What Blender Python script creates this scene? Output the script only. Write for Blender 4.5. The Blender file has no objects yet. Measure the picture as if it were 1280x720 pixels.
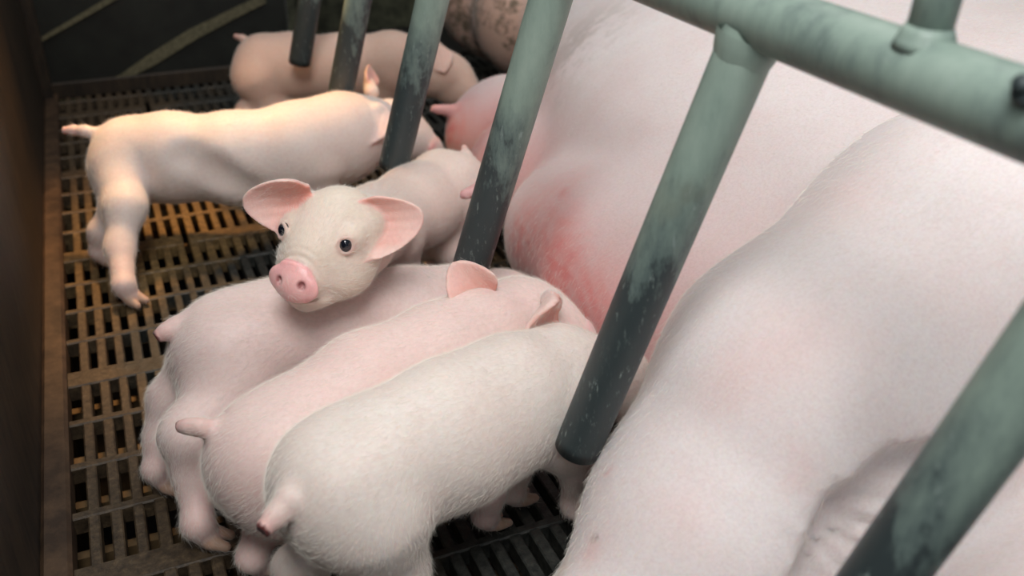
import bpy, bmesh, math, random
import numpy as np
from mathutils import Vector, Matrix
random.seed(4); RNG = np.random.default_rng(4)
scene = bpy.context.scene
COL = scene.collection
V3 = lambda *a: np.array(a, float)

# ------------------------------------------------------------------ camera
FPX, PITCH, ROLL, YAW, CAMZ = 1195.0, math.radians(29.0), math.radians(.6), math.radians(-23.3), .70
_cy, _sy = math.cos(YAW), math.sin(YAW)
FWD = V3(-_sy*math.cos(PITCH), _cy*math.cos(PITCH), -math.sin(PITCH))
_r = V3(_cy, _sy, 0); _u = np.cross(_r, FWD)
RT = math.cos(ROLL)*_r + math.sin(ROLL)*_u
UP = -math.sin(ROLL)*_r + math.cos(ROLL)*_u
CAM = V3(0, 0, CAMZ)
cam_data = bpy.data.cameras.new('camera'); cam = bpy.data.objects.new('camera', cam_data); COL.objects.link(cam)
m = Matrix.Identity(4)
for i in range(3):
    m[i][0], m[i][1], m[i][2], m[i][3] = RT[i], UP[i], -FWD[i], CAM[i]
cam.matrix_world = m
cam_data.sensor_width = 36; cam_data.lens = 36*FPX/1280; cam_data.clip_start = .02
cam_data.dof.use_dof = True; cam_data.dof.focus_distance = .97; cam_data.dof.aperture_fstop = 4.5
scene.camera = cam

def ray(x, y): return FWD + RT*(x-640)/FPX + UP*(360-y)/FPX
def at(x, y, z):                     # point of height z seen at photo pixel x, y
    d = ray(x, y); return CAM + d*((z-CAMZ)/d[2])
def dep(x, y, d): return CAM + ray(x, y)*d
def pix(q):
    v = np.asarray(q, float)-CAM; d = v@FWD
    return 640+FPX*(v@RT)/d, 360-FPX*(v@UP)/d

# ------------------------------------------------------------------ light
scene.view_settings.view_transform = 'Standard'; scene.view_settings.look = 'None'
scene.view_settings.gamma = 1; scene.view_settings.exposure = 0.0
world = bpy.data.worlds.new('world'); scene.world = world; world.use_nodes = True
bg = world.node_tree.nodes['Background']
bg.inputs['Color'].default_value = (.93, .96, 1, 1); bg.inputs['Strength'].default_value = .20

def aim(o, tgt):
    o.rotation_euler = (Vector(tgt)-o.location).to_track_quat('-Z', 'Y').to_euler()
def area(name, loc, tgt, size, power, color):
    l = bpy.data.lights.new(name, 'AREA'); l.shape = 'DISK'; l.size = size; l.energy = power; l.color = color
    o = bpy.data.objects.new(name, l); COL.objects.link(o); o.location = loc; aim(o, tgt); return o
def spot(name, loc, tgt, ang, power, color, rad=.06, blend=.6):
    l = bpy.data.lights.new(name, 'SPOT'); l.spot_size = math.radians(ang); l.spot_blend = blend
    l.energy = power; l.color = color; l.shadow_soft_size = rad
    o = bpy.data.objects.new(name, l); COL.objects.link(o); o.location = loc; aim(o, tgt); return o
area('ceiling_light', (-.10, -.05, 1.90), (.38, .85, .15), .85, 26.5, (1, .985, .965))
area('camera_side_fill', (-.45, -.55, 1.15), (.30, .80, .15), .8, 10, (1, .985, .98))  # unseen fill, added to brighten the sow's thigh and the bars
area('barn_light', (.9, 1.7, 2.4), (.5, 1.2, .1), 1.2, 17, (1, .96, .92))
spot('heat_lamp_light', (.10, 1.80, 1.0), (.12, 1.52, .05), 54, 42, (1, .52, .18))

# ------------------------------------------------------------------ helpers
def tag(o, label=None, cat=None, group=None, kind=None):
    if label: o['label'] = label
    if cat: o['category'] = cat
    if group: o['group'] = group
    if kind: o['kind'] = kind
    return o
def link_mesh(name, verts, faces, mat, parent=None, smooth=True, loc=None):
    me = bpy.data.meshes.new(name)
    me.from_pydata([tuple(v) for v in verts], [], [tuple(f) for f in faces]) if not isinstance(verts, np.ndarray) else None
    if isinstance(verts, np.ndarray):
        n, f = len(verts), np.asarray(faces, np.int32)
        me.vertices.add(n); me.vertices.foreach_set('co', verts.astype(np.float32).ravel())
        k = f.shape[1]
        me.loops.add(f.size); me.loops.foreach_set('vertex_index', f.ravel())
        me.polygons.add(len(f)); me.polygons.foreach_set('loop_start', np.arange(len(f), dtype=np.int32)*k)
        me.polygons.foreach_set('loop_total', np.full(len(f), k, np.int32))
        me.update(calc_edges=True)
    me.validate()
    if smooth: me.polygons.foreach_set('use_smooth', np.ones(len(me.polygons), bool))
    me.materials.append(mat)
    o = bpy.data.objects.new(name, me); COL.objects.link(o)
    if parent: o.parent = parent
    if loc is not None: o.location = loc
    return o

# ---- materials
def mat_new(name):
    m = bpy.data.materials.new(name); m.use_nodes = True
    nt = m.node_tree; b = nt.nodes['Principled BSDF']
    return m, nt, b
def N(nt, t, **kw):
    n = nt.nodes.new(t)
    for k, v in kw.items():
        if k in n.inputs.keys(): n.inputs[k].default_value = v
        else: setattr(n, k, v)
    return n
def ramp(nt, fac, stops):
    r = nt.nodes.new('ShaderNodeValToRGB'); e = r.color_ramp.elements
    while len(e) < len(stops): e.new(.5)
    for i, (p, c) in enumerate(stops):
        e[i].position = p; e[i].color = (*c, 1) if len(c) == 3 else c
    nt.links.new(fac, r.inputs['Fac']); return r
def mixc(nt, fac, a, b, mode='MIX'):
    n = nt.nodes.new('ShaderNodeMix'); n.data_type = 'RGBA'; n.blend_type = mode
    for s, v in ((n.inputs[0], fac), (n.inputs[6], a), (n.inputs[7], b)):
        if hasattr(v, 'is_output'): nt.links.new(v, s)
        elif isinstance(v, (int, float)): s.default_value = v
        else: s.default_value = (*v, 1)
    return n.outputs[2]
def noise(nt, scale, detail=4, rough=.6, vec=None, stretch=None):
    n = N(nt, 'ShaderNodeTexNoise'); n.inputs['Scale'].default_value = scale
    n.inputs['Detail'].default_value = detail; n.inputs['Roughness'].default_value = rough
    if vec is None:
        vec = N(nt, 'ShaderNodeTexCoord').outputs['Object']
    if stretch:
        mp = N(nt, 'ShaderNodeMapping'); mp.inputs['Scale'].default_value = stretch
        nt.links.new(vec, mp.inputs['Vector']); vec = mp.outputs['Vector']
    nt.links.new(vec, n.inputs['Vector']); return n.outputs['Fac']
def bump(nt, b, h, strength, dist=.001):
    n = N(nt, 'ShaderNodeBump'); n.inputs['Strength'].default_value = strength; n.inputs['Distance'].default_value = dist
    nt.links.new(h, n.inputs['Height']); nt.links.new(n.outputs['Normal'], b.inputs['Normal'])

def skin_mat(name, var_dark, var_light, sss=.006, mott=6., finescale=220., dirt=None, bumps=.25):
    m, nt, b = mat_new(name)
    at_ = N(nt, 'ShaderNodeAttribute', attribute_name='tint')
    n1 = noise(nt, mott, 5, .62)
    r1 = ramp(nt, n1, [(.32, var_dark), (.68, var_light)])
    c = mixc(nt, 1.0, at_.outputs['Color'], r1.outputs['Color'], 'MULTIPLY')
    n2 = noise(nt, finescale, 3, .7)
    r2 = ramp(nt, n2, [(.3, (.93, .90, .90)), (.6, (1, 1, 1))])
    c = mixc(nt, 1.0, c, r2.outputs['Color'], 'MULTIPLY')
    # grime where the body carries it (attribute alpha channel = grime amount)
    if dirt:
        nd = noise(nt, 38, 6, .75); nd2 = noise(nt, 9, 3, .6)
        at2 = N(nt, 'ShaderNodeAttribute', attribute_name='grime')
        ma = N(nt, 'ShaderNodeMath', operation='MULTIPLY_ADD'); nt.links.new(nd2, ma.inputs[0]); ma.inputs[1].default_value = .8
        nt.links.new(nd, ma.inputs[2])
        rr = ramp(nt, ma.outputs[0], [(.82, (0, 0, 0)), (1.0, (1, 1, 1))])
        mm = N(nt, 'ShaderNodeMath', operation='MULTIPLY'); nt.links.new(rr.outputs['Color'], mm.inputs[0]); nt.links.new(at2.outputs['Fac'], mm.inputs[1])
        c = mixc(nt, mm.outputs[0], c, dirt)
    nt.links.new(c, b.inputs['Base Color'])
    wt = N(nt, 'ShaderNodeAttribute', attribute_name='wet')
    mr = N(nt, 'ShaderNodeMapRange'); nt.links.new(wt.outputs['Fac'], mr.inputs['Value']); mr.inputs['To Min'].default_value = .55; mr.inputs['To Max'].default_value = .22
    nt.links.new(mr.outputs[0], b.inputs['Roughness'])
    b.inputs['Specular IOR Level'].default_value = .4
    b.inputs['Subsurface Weight'].default_value = .35
    b.inputs['Subsurface Radius'].default_value = (1., .35, .22)
    b.inputs['Subsurface Scale'].default_value = sss
    if 'Sheen Weight' in b.inputs:
        b.inputs['Sheen Weight'].default_value = .12; b.inputs['Sheen Roughness'].default_value = .5
    bump(nt, b, n2, bumps, .0012)
    return m
M_PIG = skin_mat('piglet_skin', (.97, .91, .90), (1, 1, 1), .006, 14)
M_SOW = skin_mat('sow_skin', (.945, .885, .875), (1, 1, 1), .007, 8, 300, dirt=(.16, .12, .08), bumps=.3)

def simple_mat(name, col, rough=.5, metal=0, spec=.5):
    m, nt, b = mat_new(name)
    n1 = noise(nt, 60, 4, .6)
    r = ramp(nt, n1, [(.3, tuple(c*.8 for c in col)), (.7, col)])
    nt.links.new(r.outputs['Color'], b.inputs['Base Color'])
    b.inputs['Roughness'].default_value = rough; b.inputs['Metallic'].default_value = metal
    b.inputs['Specular IOR Level'].default_value = spec
    return m
M_EYE = simple_mat('eye_dark', (.008, .010, .018), .06, 0, .8)
M_HOOF = simple_mat('hoof_horn', (.42, .27, .17), .5)

def hair_mat():
    m, nt, b = mat_new('pale_hair')
    b.inputs['Base Color'].default_value = (.93, .88, .80, 1); b.inputs['Roughness'].default_value = .45
    b.inputs['Specular IOR Level'].default_value = .4
    b.inputs['Transmission Weight'].default_value = 0
    b.inputs['Alpha'].default_value = .75
    return m
M_HAIR = hair_mat()

def pipe_mat():
    m, nt, b = mat_new('galvanised_pipe')
    tc = N(nt, 'ShaderNodeTexCoord').outputs['Object']
    wear = N(nt, 'ShaderNodeAttribute', attribute_name='wear')       # how dark and wet the foot of a bar is
    n1 = noise(nt, 16, 5, .6, tc, (1, 1, .45)); n2 = noise(nt, 210, 5, .7, tc, (1, 1, .3)); n3 = noise(nt, 5, 3, .5, tc); n5 = noise(nt, 60, 4, .7, tc, (1, 1, .35))
    ad = N(nt, 'ShaderNodeMath', operation='MULTIPLY_ADD'); nt.links.new(n1, ad.inputs[0]); ad.inputs[1].default_value = .62
    nt.links.new(wear.outputs['Fac'], ad.inputs[2])
    ad2 = N(nt, 'ShaderNodeMath', operation='MULTIPLY_ADD'); nt.links.new(n3, ad2.inputs[0]); ad2.inputs[1].default_value = .35
    nt.links.new(ad.outputs[0], ad2.inputs[2])
    ad3 = N(nt, 'ShaderNodeMath', operation='MULTIPLY_ADD'); nt.links.new(n5, ad3.inputs[0]); ad3.inputs[1].default_value = .46
    nt.links.new(ad2.outputs[0], ad3.inputs[2])
    r = ramp(nt, ad3.outputs[0], [(.50, (.33, .42, .36)), (.74, (.24, .32, .275)), (.93, (.12, .165, .155)), (1.0, (.040, .055, .058))])
    ms = N(nt, 'ShaderNodeMath', operation='MULTIPLY')
    rs = ramp(nt, n2, [(.58, (0, 0, 0)), (.66, (1, 1, 1))])
    sc2 = ramp(nt, n5, [(.45, (.1, .1, .1)), (.62, (1, 1, 1))])
    m3 = N(nt, 'ShaderNodeMath', operation='MULTIPLY'); nt.links.new(sc2.outputs['Color'], m3.inputs[0]); m3.inputs[1].default_value = .6
    nt.links.new(rs.outputs['Color'], ms.inputs[0]); nt.links.new(m3.outputs[0], ms.inputs[1])
    c = mixc(nt, ms.outputs[0], r.outputs['Color'], (.34, .42, .39))
    n4 = noise(nt, 9, 4, .6, tc)
    rust = ramp(nt, n4, [(.64, (0, 0, 0)), (.76, (.35, .35, .35))])
    c = mixc(nt, rust.outputs['Color'], c, (.13, .10, .06))
    nt.links.new(c, b.inputs['Base Color'])
    b.inputs['Roughness'].default_value = .48; b.inputs['Metallic'].default_value = .0
    bump(nt, b, n2, .25, .001)
    return m
M_PIPE = pipe_mat()

def iron_mat():
    m, nt, b = mat_new('dirty_cast_iron')
    tc = N(nt, 'ShaderNodeTexCoord').outputs['Object']
    n1 = noise(nt, 3.2, 5, .6, tc); n2 = noise(nt, 90, 6, .75, tc); n3 = noise(nt, 12, 4, .6, tc)
    r = ramp(nt, n2, [(.35, (.030, .021, .013)), (.55, (.075, .052, .030)), (.75, (.16, .115, .065))])
    rw = ramp(nt, n2, [(.4, (.012, .014, .013)), (.7, (.05, .052, .045))])
    # wet black towards the sow (larger x), dry brown manure crust near the wall
    sp = N(nt, 'ShaderNodeSeparateXYZ'); nt.links.new(tc, sp.inputs[0])
    a = N(nt, 'ShaderNodeMath', operation='MULTIPLY_ADD'); nt.links.new(n1, a.inputs[0]); a.inputs[1].default_value = 1.0
    x2 = N(nt, 'ShaderNodeMath', operation='MULTIPLY'); nt.links.new(sp.outputs[0], x2.inputs[0]); x2.inputs[1].default_value = 1.1
    nt.links.new(x2.outputs[0], a.inputs[2])
    vd = N(nt, 'ShaderNodeVectorMath', operation='DISTANCE'); nt.links.new(tc, vd.inputs[0]); vd.inputs[1].default_value = (.12, 1.21, 0)
    wp = N(nt, 'ShaderNodeMapRange'); nt.links.new(vd.outputs['Value'], wp.inputs['Value'])
    wp.inputs['From Min'].default_value = .09; wp.inputs['From Max'].default_value = .24; wp.inputs['To Min'].default_value = .45; wp.inputs['To Max'].default_value = 0
    a3 = N(nt, 'ShaderNodeMath', operation='ADD'); nt.links.new(a.outputs[0], a3.inputs[0]); nt.links.new(wp.outputs[0], a3.inputs[1])
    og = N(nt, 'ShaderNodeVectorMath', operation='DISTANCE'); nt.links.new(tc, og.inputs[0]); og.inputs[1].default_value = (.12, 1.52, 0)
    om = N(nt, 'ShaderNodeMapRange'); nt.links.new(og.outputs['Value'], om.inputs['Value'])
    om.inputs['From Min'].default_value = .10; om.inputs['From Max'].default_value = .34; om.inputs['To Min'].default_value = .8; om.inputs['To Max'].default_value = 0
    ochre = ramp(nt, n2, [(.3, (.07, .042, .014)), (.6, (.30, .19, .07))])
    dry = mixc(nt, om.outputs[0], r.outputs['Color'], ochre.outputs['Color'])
    rm = ramp(nt, a3.outputs[0], [(.60, (0, 0, 0)), (.74, (1, 1, 1))])
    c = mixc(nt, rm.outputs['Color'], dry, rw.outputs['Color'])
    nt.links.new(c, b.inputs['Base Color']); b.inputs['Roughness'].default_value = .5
    b.inputs['Specular IOR Level'].default_value = .45
    bump(nt, b, n2, .6, .002); return m
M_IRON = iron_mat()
def board_mat(name, dark, light, sc=(1, 1, 1), lo=.4, hi=.75, rough=.55):
    m, nt, b = mat_new(name)
    n = noise(nt, 14, 6, .7, None, sc); n2 = noise(nt, 2.5, 3, .5)
    mu = N(nt, 'ShaderNodeMath', operation='MULTIPLY_ADD'); nt.links.new(n2, mu.inputs[0]); mu.inputs[1].default_value = .5
    nt.links.new(n, mu.inputs[2])
    r = ramp(nt, mu.outputs[0], [(lo+.2, dark), (hi+.25, light)])
    nt.links.new(r.outputs['Color'], b.inputs['Base Color']); b.inputs['Roughness'].default_value = rough
    bump(nt, b, n, .3, .002); return m
M_WALL = board_mat('dark_stained_board', (.009, .006, .004), (.050, .033, .018), (6, 6, 1))
M_TRIM = board_mat('brown_ledge', (.035, .020, .011), (.11, .065, .035), (2, 2, 2))
M_BACK = board_mat('black_green_panel', (.004, .005, .004), (.014, .017, .013))
M_SCRAPE = board_mat('tan_scraped_edge', (.035, .033, .018), (.16, .145, .085), (8, 8, 8), .35, .6)
M_PIT = board_mat('pit_slurry', (.002, .002, .002), (.006, .005, .004))
M_BEAM = board_mat('under_floor_beam', (.13, .085, .04), (.24, .16, .08))

# ------------------------------------------------------------------ implicit-surface modelling
def smin(a, b, k):
    h = np.clip(.5+.5*(b-a)/k, 0, 1); return b+(a-b)*h - k*h*(1-h)
def smax(a, b, k): return -smin(-a, -b, k)
def nrm(v): v = np.asarray(v, float); return v/np.linalg.norm(v)

class Blob:
    """a body as one smooth skin over tapered limbs and lumps"""
    def __init__(s): s.pr = []
    def cone(s, a, b, ra, rb, k=.02, tagn=None, comb=None, sub=False, flat=None):
        s.pr.append(dict(t='cone', a=np.asarray(a, float), b=np.asarray(b, float), ra=ra, rb=rb, k=k, tag=tagn, comb=comb, sub=sub, flat=flat))
    def chain(s, pts, k=.02, tagn=None, flip=False, flat=None):
        for (a, ra), (b, rb) in zip(pts[:-1], pts[1:]):
            a = np.asarray(a, float); b = np.asarray(b, float)
            c = nrm(b-a) if not flip else nrm(a-b)
            s.cone(a, b, ra, rb, k, tagn, c, flat=flat)
    def ell(s, c, R, rad, k=.02, tagn=None, comb=None, sub=False):
        s.pr.append(dict(t='ell', c=np.asarray(c, float), R=np.asarray(R, float), r=np.asarray(rad, float), k=k, tag=tagn, comb=comb, sub=sub))
    def ear(s, base, ax, nn, L, Wd, cup=.25, tipcurl=0., th=.0022, k=.006, fold=0., tagn='ear', lop=0., rnd=.78):
        ax = nrm(ax); nn = nrm(np.asarray(nn)-ax*np.dot(nn, ax)); bb = np.cross(nn, ax)
        s.pr.append(dict(t='ear', base=np.asarray(base, float), R=np.array([ax, bb, nn]), L=L, W=Wd, cup=cup, tc=tipcurl, th=th, k=k, tag=tagn, comb=ax, sub=False, fold=fold, lop=lop, rnd=rnd))
    def d1(s, p, P):
        t = p['t']
        if t == 'cone':
            ba = p['b']-p['a']; pa = P-p['a']; L2 = ba@ba
            h = np.clip(pa@ba/L2, 0, 1)
            q = pa-h[:, None]*ba
            if p['flat'] is not None:                # squash / stretch across one direction
                fd, fs = p['flat']; q = q+np.outer(q@fd, fd)*(1/fs-1)
            hs = h*h*(3-2*h)*.4+h*.6
            return np.sqrt((q*q).sum(1))-(p['ra']+(p['rb']-p['ra'])*hs)
        if t == 'ell':
            q = (P-p['c'])@p['R'].T; r = p['r']
            k0 = np.sqrt(((q/r)**2).sum(1)); k1 = np.sqrt(((q/r**2)**2).sum(1))+1e-9
            return k0*(k0-1)/k1
        if t == 'ear':
            q = (P-p['base'])@p['R'].T; u, v, h = q[:, 0], q[:, 1], q[:, 2]
            L, Wd = p['L'], p['W']; un = np.clip(u/L, -.2, 1.1)
            w = Wd*np.clip(1-np.abs(np.clip(un-.12, -.3, 1)/.88)**1.9, 0, 1)**p['rnd']*np.where(un < .12, 1-(.12-un)*1.2, 1)*(1+p['lop']*np.tanh(v/.006))*(1-.42*np.clip(1-un/.38, 0, 1)**1.5)
            off = p['cup']*(v*v)/Wd*(1.1-.5*un) + .0007*np.sin(v*620+1)*np.clip(un*3, 0, 1)*np.clip(1-un, 0, 1) + p['tc']*np.clip(un, 0, 1.1)**2*L + p['fold']*np.clip(v/Wd, 0, 1)**3*Wd
            hh = (h-off)/math.sqrt(1+(1.6*p['cup'])**2)
            th = p['th']*(1.9-1.0*np.clip(un*1.3, 0, 1))
            e = smax(np.abs(hh)-th, (np.abs(v)-w)*.85, .002)
            e = smax(e, -u-.004, .002); return smax(e, (u-L), .002)
    def field(s, P, extra=True):
        d = None
        for p in s.pr:
            v = s.d1(p, P)
            if d is None: d = v
            elif p['sub']: d = smax(d, -v, p['k'])
            else: d = smin(d, v, p['k'])
        if extra and getattr(s, 'disp', None): d = d+s.disp(P, d)
        return d
    def bounds(s):
        lo, hi = [], []
        for p in s.pr:
            if p['sub']: continue
            if p['t'] == 'cone':
                lo += [p['a']-p['ra'], p['b']-p['rb']]; hi += [p['a']+p['ra'], p['b']+p['rb']]
            elif p['t'] == 'ell': lo.append(p['c']-p['r'].max()); hi.append(p['c']+p['r'].max())
            else: lo.append(p['base']-p['L']*1.2); hi.append(p['base']+p['L']*1.2)
        return np.min(lo, 0)-.012, np.max(hi, 0)+.012
    def mesh(s, h, clip=None):
        lo, hi = s.bounds()
        if clip is not None: lo = np.maximum(lo, clip[0]); hi = np.minimum(hi, clip[1])
        C = 4; H = h*C
        n = np.ceil((hi-lo)/H).astype(int)+1
        ax = [lo[i]+H*np.arange(n[i]+1) for i in range(3)]
        G = np.stack(np.meshgrid(*ax, indexing='ij'), -1).reshape(-1, 3)
        dc = s.field(G, False).reshape(n+1)
        thr = H*1.9+.004
        near = np.abs(dc) < thr                       # coarse corners near the skin
        cell = np.zeros(n, bool)
        for i in (0, 1):
            for j in (0, 1):
                for k in (0, 1): cell |= near[i:i+n[0], j:j+n[1], k:k+n[2]]
        N3 = n*C+1
        mask = np.zeros(N3, bool)
        up = np.repeat(np.repeat(np.repeat(cell, C, 0), C, 1), C, 2)
        for i in (0, 1):
            for j in (0, 1):
                for k in (0, 1): mask[i:i+n[0]*C, j:j+n[1]*C, k:k+n[2]*C] |= up
        sg = np.repeat(np.repeat(np.repeat(np.sign(dc), C, 0), C, 1), C, 2)[:N3[0], :N3[1], :N3[2]]*1e3
        D = sg.astype(np.float32)
        idx = np.argwhere(mask); vals = np.empty(len(idx), np.float32)
        for a in range(0, len(idx), 400000):
            vals[a:a+400000] = s.field(lo+idx[a:a+400000]*h)
        D[mask] = vals
        # surface nets
        S = D < 0; m_ = N3-1
        cnt = np.zeros(m_, np.int8)
        for i in (0, 1):
            for j in (0, 1):
                for k in (0, 1): cnt += S[i:i+m_[0], j:j+m_[1], k:k+m_[2]]
        act = (cnt > 0) & (cnt < 8)
        ci = np.argwhere(act); ids = -np.ones(m_, np.int64); ids[act] = np.arange(len(ci))
        acc = np.zeros((len(ci), 3)); num = np.zeros(len(ci))
        cor = [(i, j, k) for i in (0, 1) for j in (0, 1) for k in (0, 1)]
        for a in cor:
            for ax_ in range(3):
                if a[ax_]: continue
                b_ = list(a); b_[ax_] = 1
                da = D[tuple((ci+a).T)]; db = D[tuple((ci+b_).T)]
                x = (da < 0) != (db < 0)
                t = np.where(x, da/np.where(x, da-db, 1), 0)
                pt = np.tile(np.array(a, float), (len(ci), 1)); pt[:, ax_] += t
                acc += pt*x[:, None]; num += x
        verts = lo+(ci+acc/num[:, None])*h
        faces = []
        for ax_ in range(3):
            o1, o2 = (ax_+1) % 3, (ax_+2) % 3
            sl = [slice(1, -1)]*3; sl[ax_] = slice(0, -1)
            sl2 = list(sl); sl2[ax_] = slice(1, None)
            A, B = S[tuple(sl)], S[tuple(sl2)]
            x = np.argwhere(A != B); off = np.array([1, 1, 1]); off[ax_] = 0; x = x+off
            inside = S[tuple(x.T)]
            e1 = np.zeros(3, int); e1[o1] = 1; e2 = np.zeros(3, int); e2[o2] = 1
            q = [ids[tuple((x-e1-e2).T)], ids[tuple((x-e2).T)], ids[tuple(x.T)], ids[tuple((x-e1).T)]]
            q = np.stack(q, 1); q[~inside] = q[~inside][:, ::-1]
            faces.append(q)
        return verts, np.concatenate(faces)
    def hit(s, x, y, t0=.35, t1=3.):
        r = ray(x, y); L = np.linalg.norm(r); t = t0
        for _ in range(120):
            q = CAM+r*t; d = float(s.field(q[None], False)[0])
            if d < .0004: break
            t += d*.8/L
            if t > t1: break
        return CAM+r*t
    def weights(s, P):
        out = {}
        for p in s.pr:
            if p['tag'] is None or p['sub']: continue
            v = s.d1(p, P); out[p['tag']] = np.minimum(out.get(p['tag'], 9), v)
        return out
    def combs(s, P):
        acc = np.zeros_like(P); 
        for p in s.pr:
            if p['comb'] is None or p['sub']: continue
            w = np.exp(-np.clip(s.d1(p, P), 0, .2)/.010); acc += w[:, None]*p['comb']
        return acc/(np.linalg.norm(acc, axis=1)[:, None]+1e-9)

def set_attr(me, name, arr):
    if arr.ndim == 1:
        a = me.attributes.new(name, 'FLOAT', 'POINT'); a.data.foreach_set('value', arr.astype(np.float32))
    else:
        a = me.color_attributes.new(name, 'FLOAT_COLOR', 'POINT')
        c = np.ones((len(arr), 4), np.float32); c[:, :3] = arr; a.data.foreach_set('color', c.ravel())

def vert_normals(v, f):
    a = v[f[:, 2]]-v[f[:, 0]]; b = v[f[:, 3]]-v[f[:, 1]]; fn = np.cross(a, b)
    n = np.zeros_like(v)
    for i in range(4): np.add.at(n, f[:, i], fn)
    return n/(np.linalg.norm(n, axis=1)[:, None]+1e-12)

HAIR = True
def add_hair(body, blob, v, f, count, length, radius, lift=.35, region=None, seed=1, name='fine_hair', label=None):
    if not HAIR: return
    rng = np.random.default_rng(seed)
    a = v[f[:, 0]]; b = v[f[:, 1]]; c = v[f[:, 2]]; d = v[f[:, 3]]
    ar = .5*np.linalg.norm(np.cross(c-a, d-b), axis=1)
    cen = (a+b+c+d)/4
    w = ar.copy()
    # only what the photograph can see needs hair in number: weight faces that turn to the camera side and towards the rim
    fn = np.cross(c-a, d-b); fn /= np.linalg.norm(fn, axis=1)[:, None]+1e-12
    tc = CAM-cen; tc /= np.linalg.norm(tc, axis=1)[:, None]
    w *= np.where((fn*tc).sum(1) > -.35, 1, .1)
    if region is not None: w *= region(cen)
    w /= w.sum()
    fi = rng.choice(len(f), count, p=w)
    s_, t_ = rng.random(count)[:, None], rng.random(count)[:, None]
    root = (a[fi]*(1-s_)+b[fi]*s_)*(1-t_)+(d[fi]*(1-s_)+c[fi]*s_)*t_
    n = fn[fi]; cb = blob.combs(root)
    tn = cb-n*(cb*n).sum(1)[:, None]; tn /= np.linalg.norm(tn, axis=1)[:, None]+1e-9
    tn += rng.normal(0, .22, tn.shape)
    L = length*(.55+.75*rng.random(count))[:, None]
    K = 4
    pts = np.zeros((count, K, 3)); r0 = np.zeros((count, K))
    for k in range(K):
        q = k/(K-1)
        pts[:, k] = root + L*(q*tn*.9 + n*(lift*(q-.45*q*q))*1.2) - n*.0003
        r0[:, k] = radius*(1-.8*q)
    hc = bpy.data.hair_curves.new(name); hc.add_curves([K]*count)
    hc.attributes['position'].data.foreach_set('vector', pts.astype(np.float32).ravel())
    at_ = hc.attributes.get('radius') or hc.attributes.new('radius', 'FLOAT', 'POINT')
    at_.data.foreach_set('value', r0.astype(np.float32).ravel())
    hc.materials.append(M_HAIR)
    o = bpy.data.objects.new(name, hc); COL.objects.link(o); o.parent = body; o['kind'] = 'stuff'
    return o

# ------------------------------------------------------------------ setting
def box(V, F, x0, x1, y0, y1, z0, z1, bev=0.):
    n = len(V)
    V += [(x0, y0, z0), (x1, y0, z0), (x1, y1, z0), (x0, y1, z0),
          (x0, y0, z1-bev), (x1, y0, z1-bev), (x1, y1, z1-bev), (x0, y1, z1-bev)]
    F += [(n, n+3, n+2, n+1), (n, n+1, n+5, n+4), (n+1, n+2, n+6, n+5), (n+2, n+3, n+7, n+6), (n+3, n, n+4, n+7)]
    if bev:
        V += [(x0+bev, y0+bev, z1), (x1-bev, y0+bev, z1), (x1-bev, y1-bev, z1), (x0+bev, y1-bev, z1)]
        F += [(n+4, n+5, n+9, n+8), (n+5, n+6, n+10, n+9), (n+6, n+7, n+11, n+10), (n+7, n+4, n+8, n+11), (n+8, n+9, n+10, n+11)]
    else: F += [(n+4, n+5, n+6, n+7)]

SP, RP, JW = .0221, .0862, .0243          # slot pitch, row pitch, extra width of a joint beam
X0, Y0 = -.1118, 1.500                     # slot column 0, far edge of row 0 of panel 0
FX1, FYN, FYF = 1.62, -.35, 2.40
rows = []
for p in range(-3, 6):
    for r in range(4):
        ytop = Y0-(r+4*p)*RP-p*JW          # far edge of the slot
        rows.append((ytop, r))
V, F = [], []
SW, BW = .0098, .0100                      # slot width; cross-beam width between rows
ncol = int((FX1-X0)/SP)+1
edges = [-.135]+[X0+(c-.5)*SP for c in range(1, ncol)]
ymax, ymin = FYF, FYN
for c in range(0, ncol):                   # ribs between slots, running away from the camera
    xc = X0+(c+.5)*SP
    w = (SP-SW)/2+random.uniform(-.0006, .0006)
    y = ymax
    box(V, F, xc-w, xc+w, ymin, ymax, -.022, random.uniform(-.0008, .0002), .0016)
segs = []
for ytop, r in rows:
    slot_len = RP-BW
    # cross beam on the near side of this row
    near = ytop-slot_len
    far_of_next = near-BW-(JW if r == 3 else 0)
    segs.append((far_of_next, near, r == 3))
for y0, y1, joint in segs:
    if y1 < ymin or y0 > ymax: continue
    gap = [X0+8*SP, X0+40*SP] if joint else []
    xs = -.135
    for g in gap+[None]:
        xe = FX1 if g is None else g-SW*.45
        box(V, F, xs, xe, max(y0, ymin)-.0008, min(y1, ymax)+.0008, -.020, .0006, .0018)
        if g is not None: xs = g+SW*.45
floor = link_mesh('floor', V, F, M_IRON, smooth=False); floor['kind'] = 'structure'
V, F = [], []
for y0, y1, joint in segs:
    if y1 < ymin or y0 > ymax: continue
    box(V, F, -.13, FX1, y1-.004, y1+.008, -.075, -.060)
o = link_mesh('floor', V, F, M_BEAM, smooth=False); o['kind'] = 'structure'; 
V, F = [], []
box(V, F, -.3, FX1+.1, FYN-.1, FYF+.5, -.46, -.45)
box(V, F, -.3, -.16, FYN-.1, FYF+.5, -.46, -.001)
box(V, F, FX1+.02, FX1+.1, FYN-.1, FYF+.5, -.46, -.001)
box(V, F, -.3, FX1+.1, FYF+.03, FYF+.5, -.46, -.001)
box(V, F, -.3, FX1+.1, FYN-.2, FYN-.01, -.46, -.001)
o = link_mesh('floor', V, F, M_PIT, smooth=False); o['kind'] = 'structure'

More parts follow.
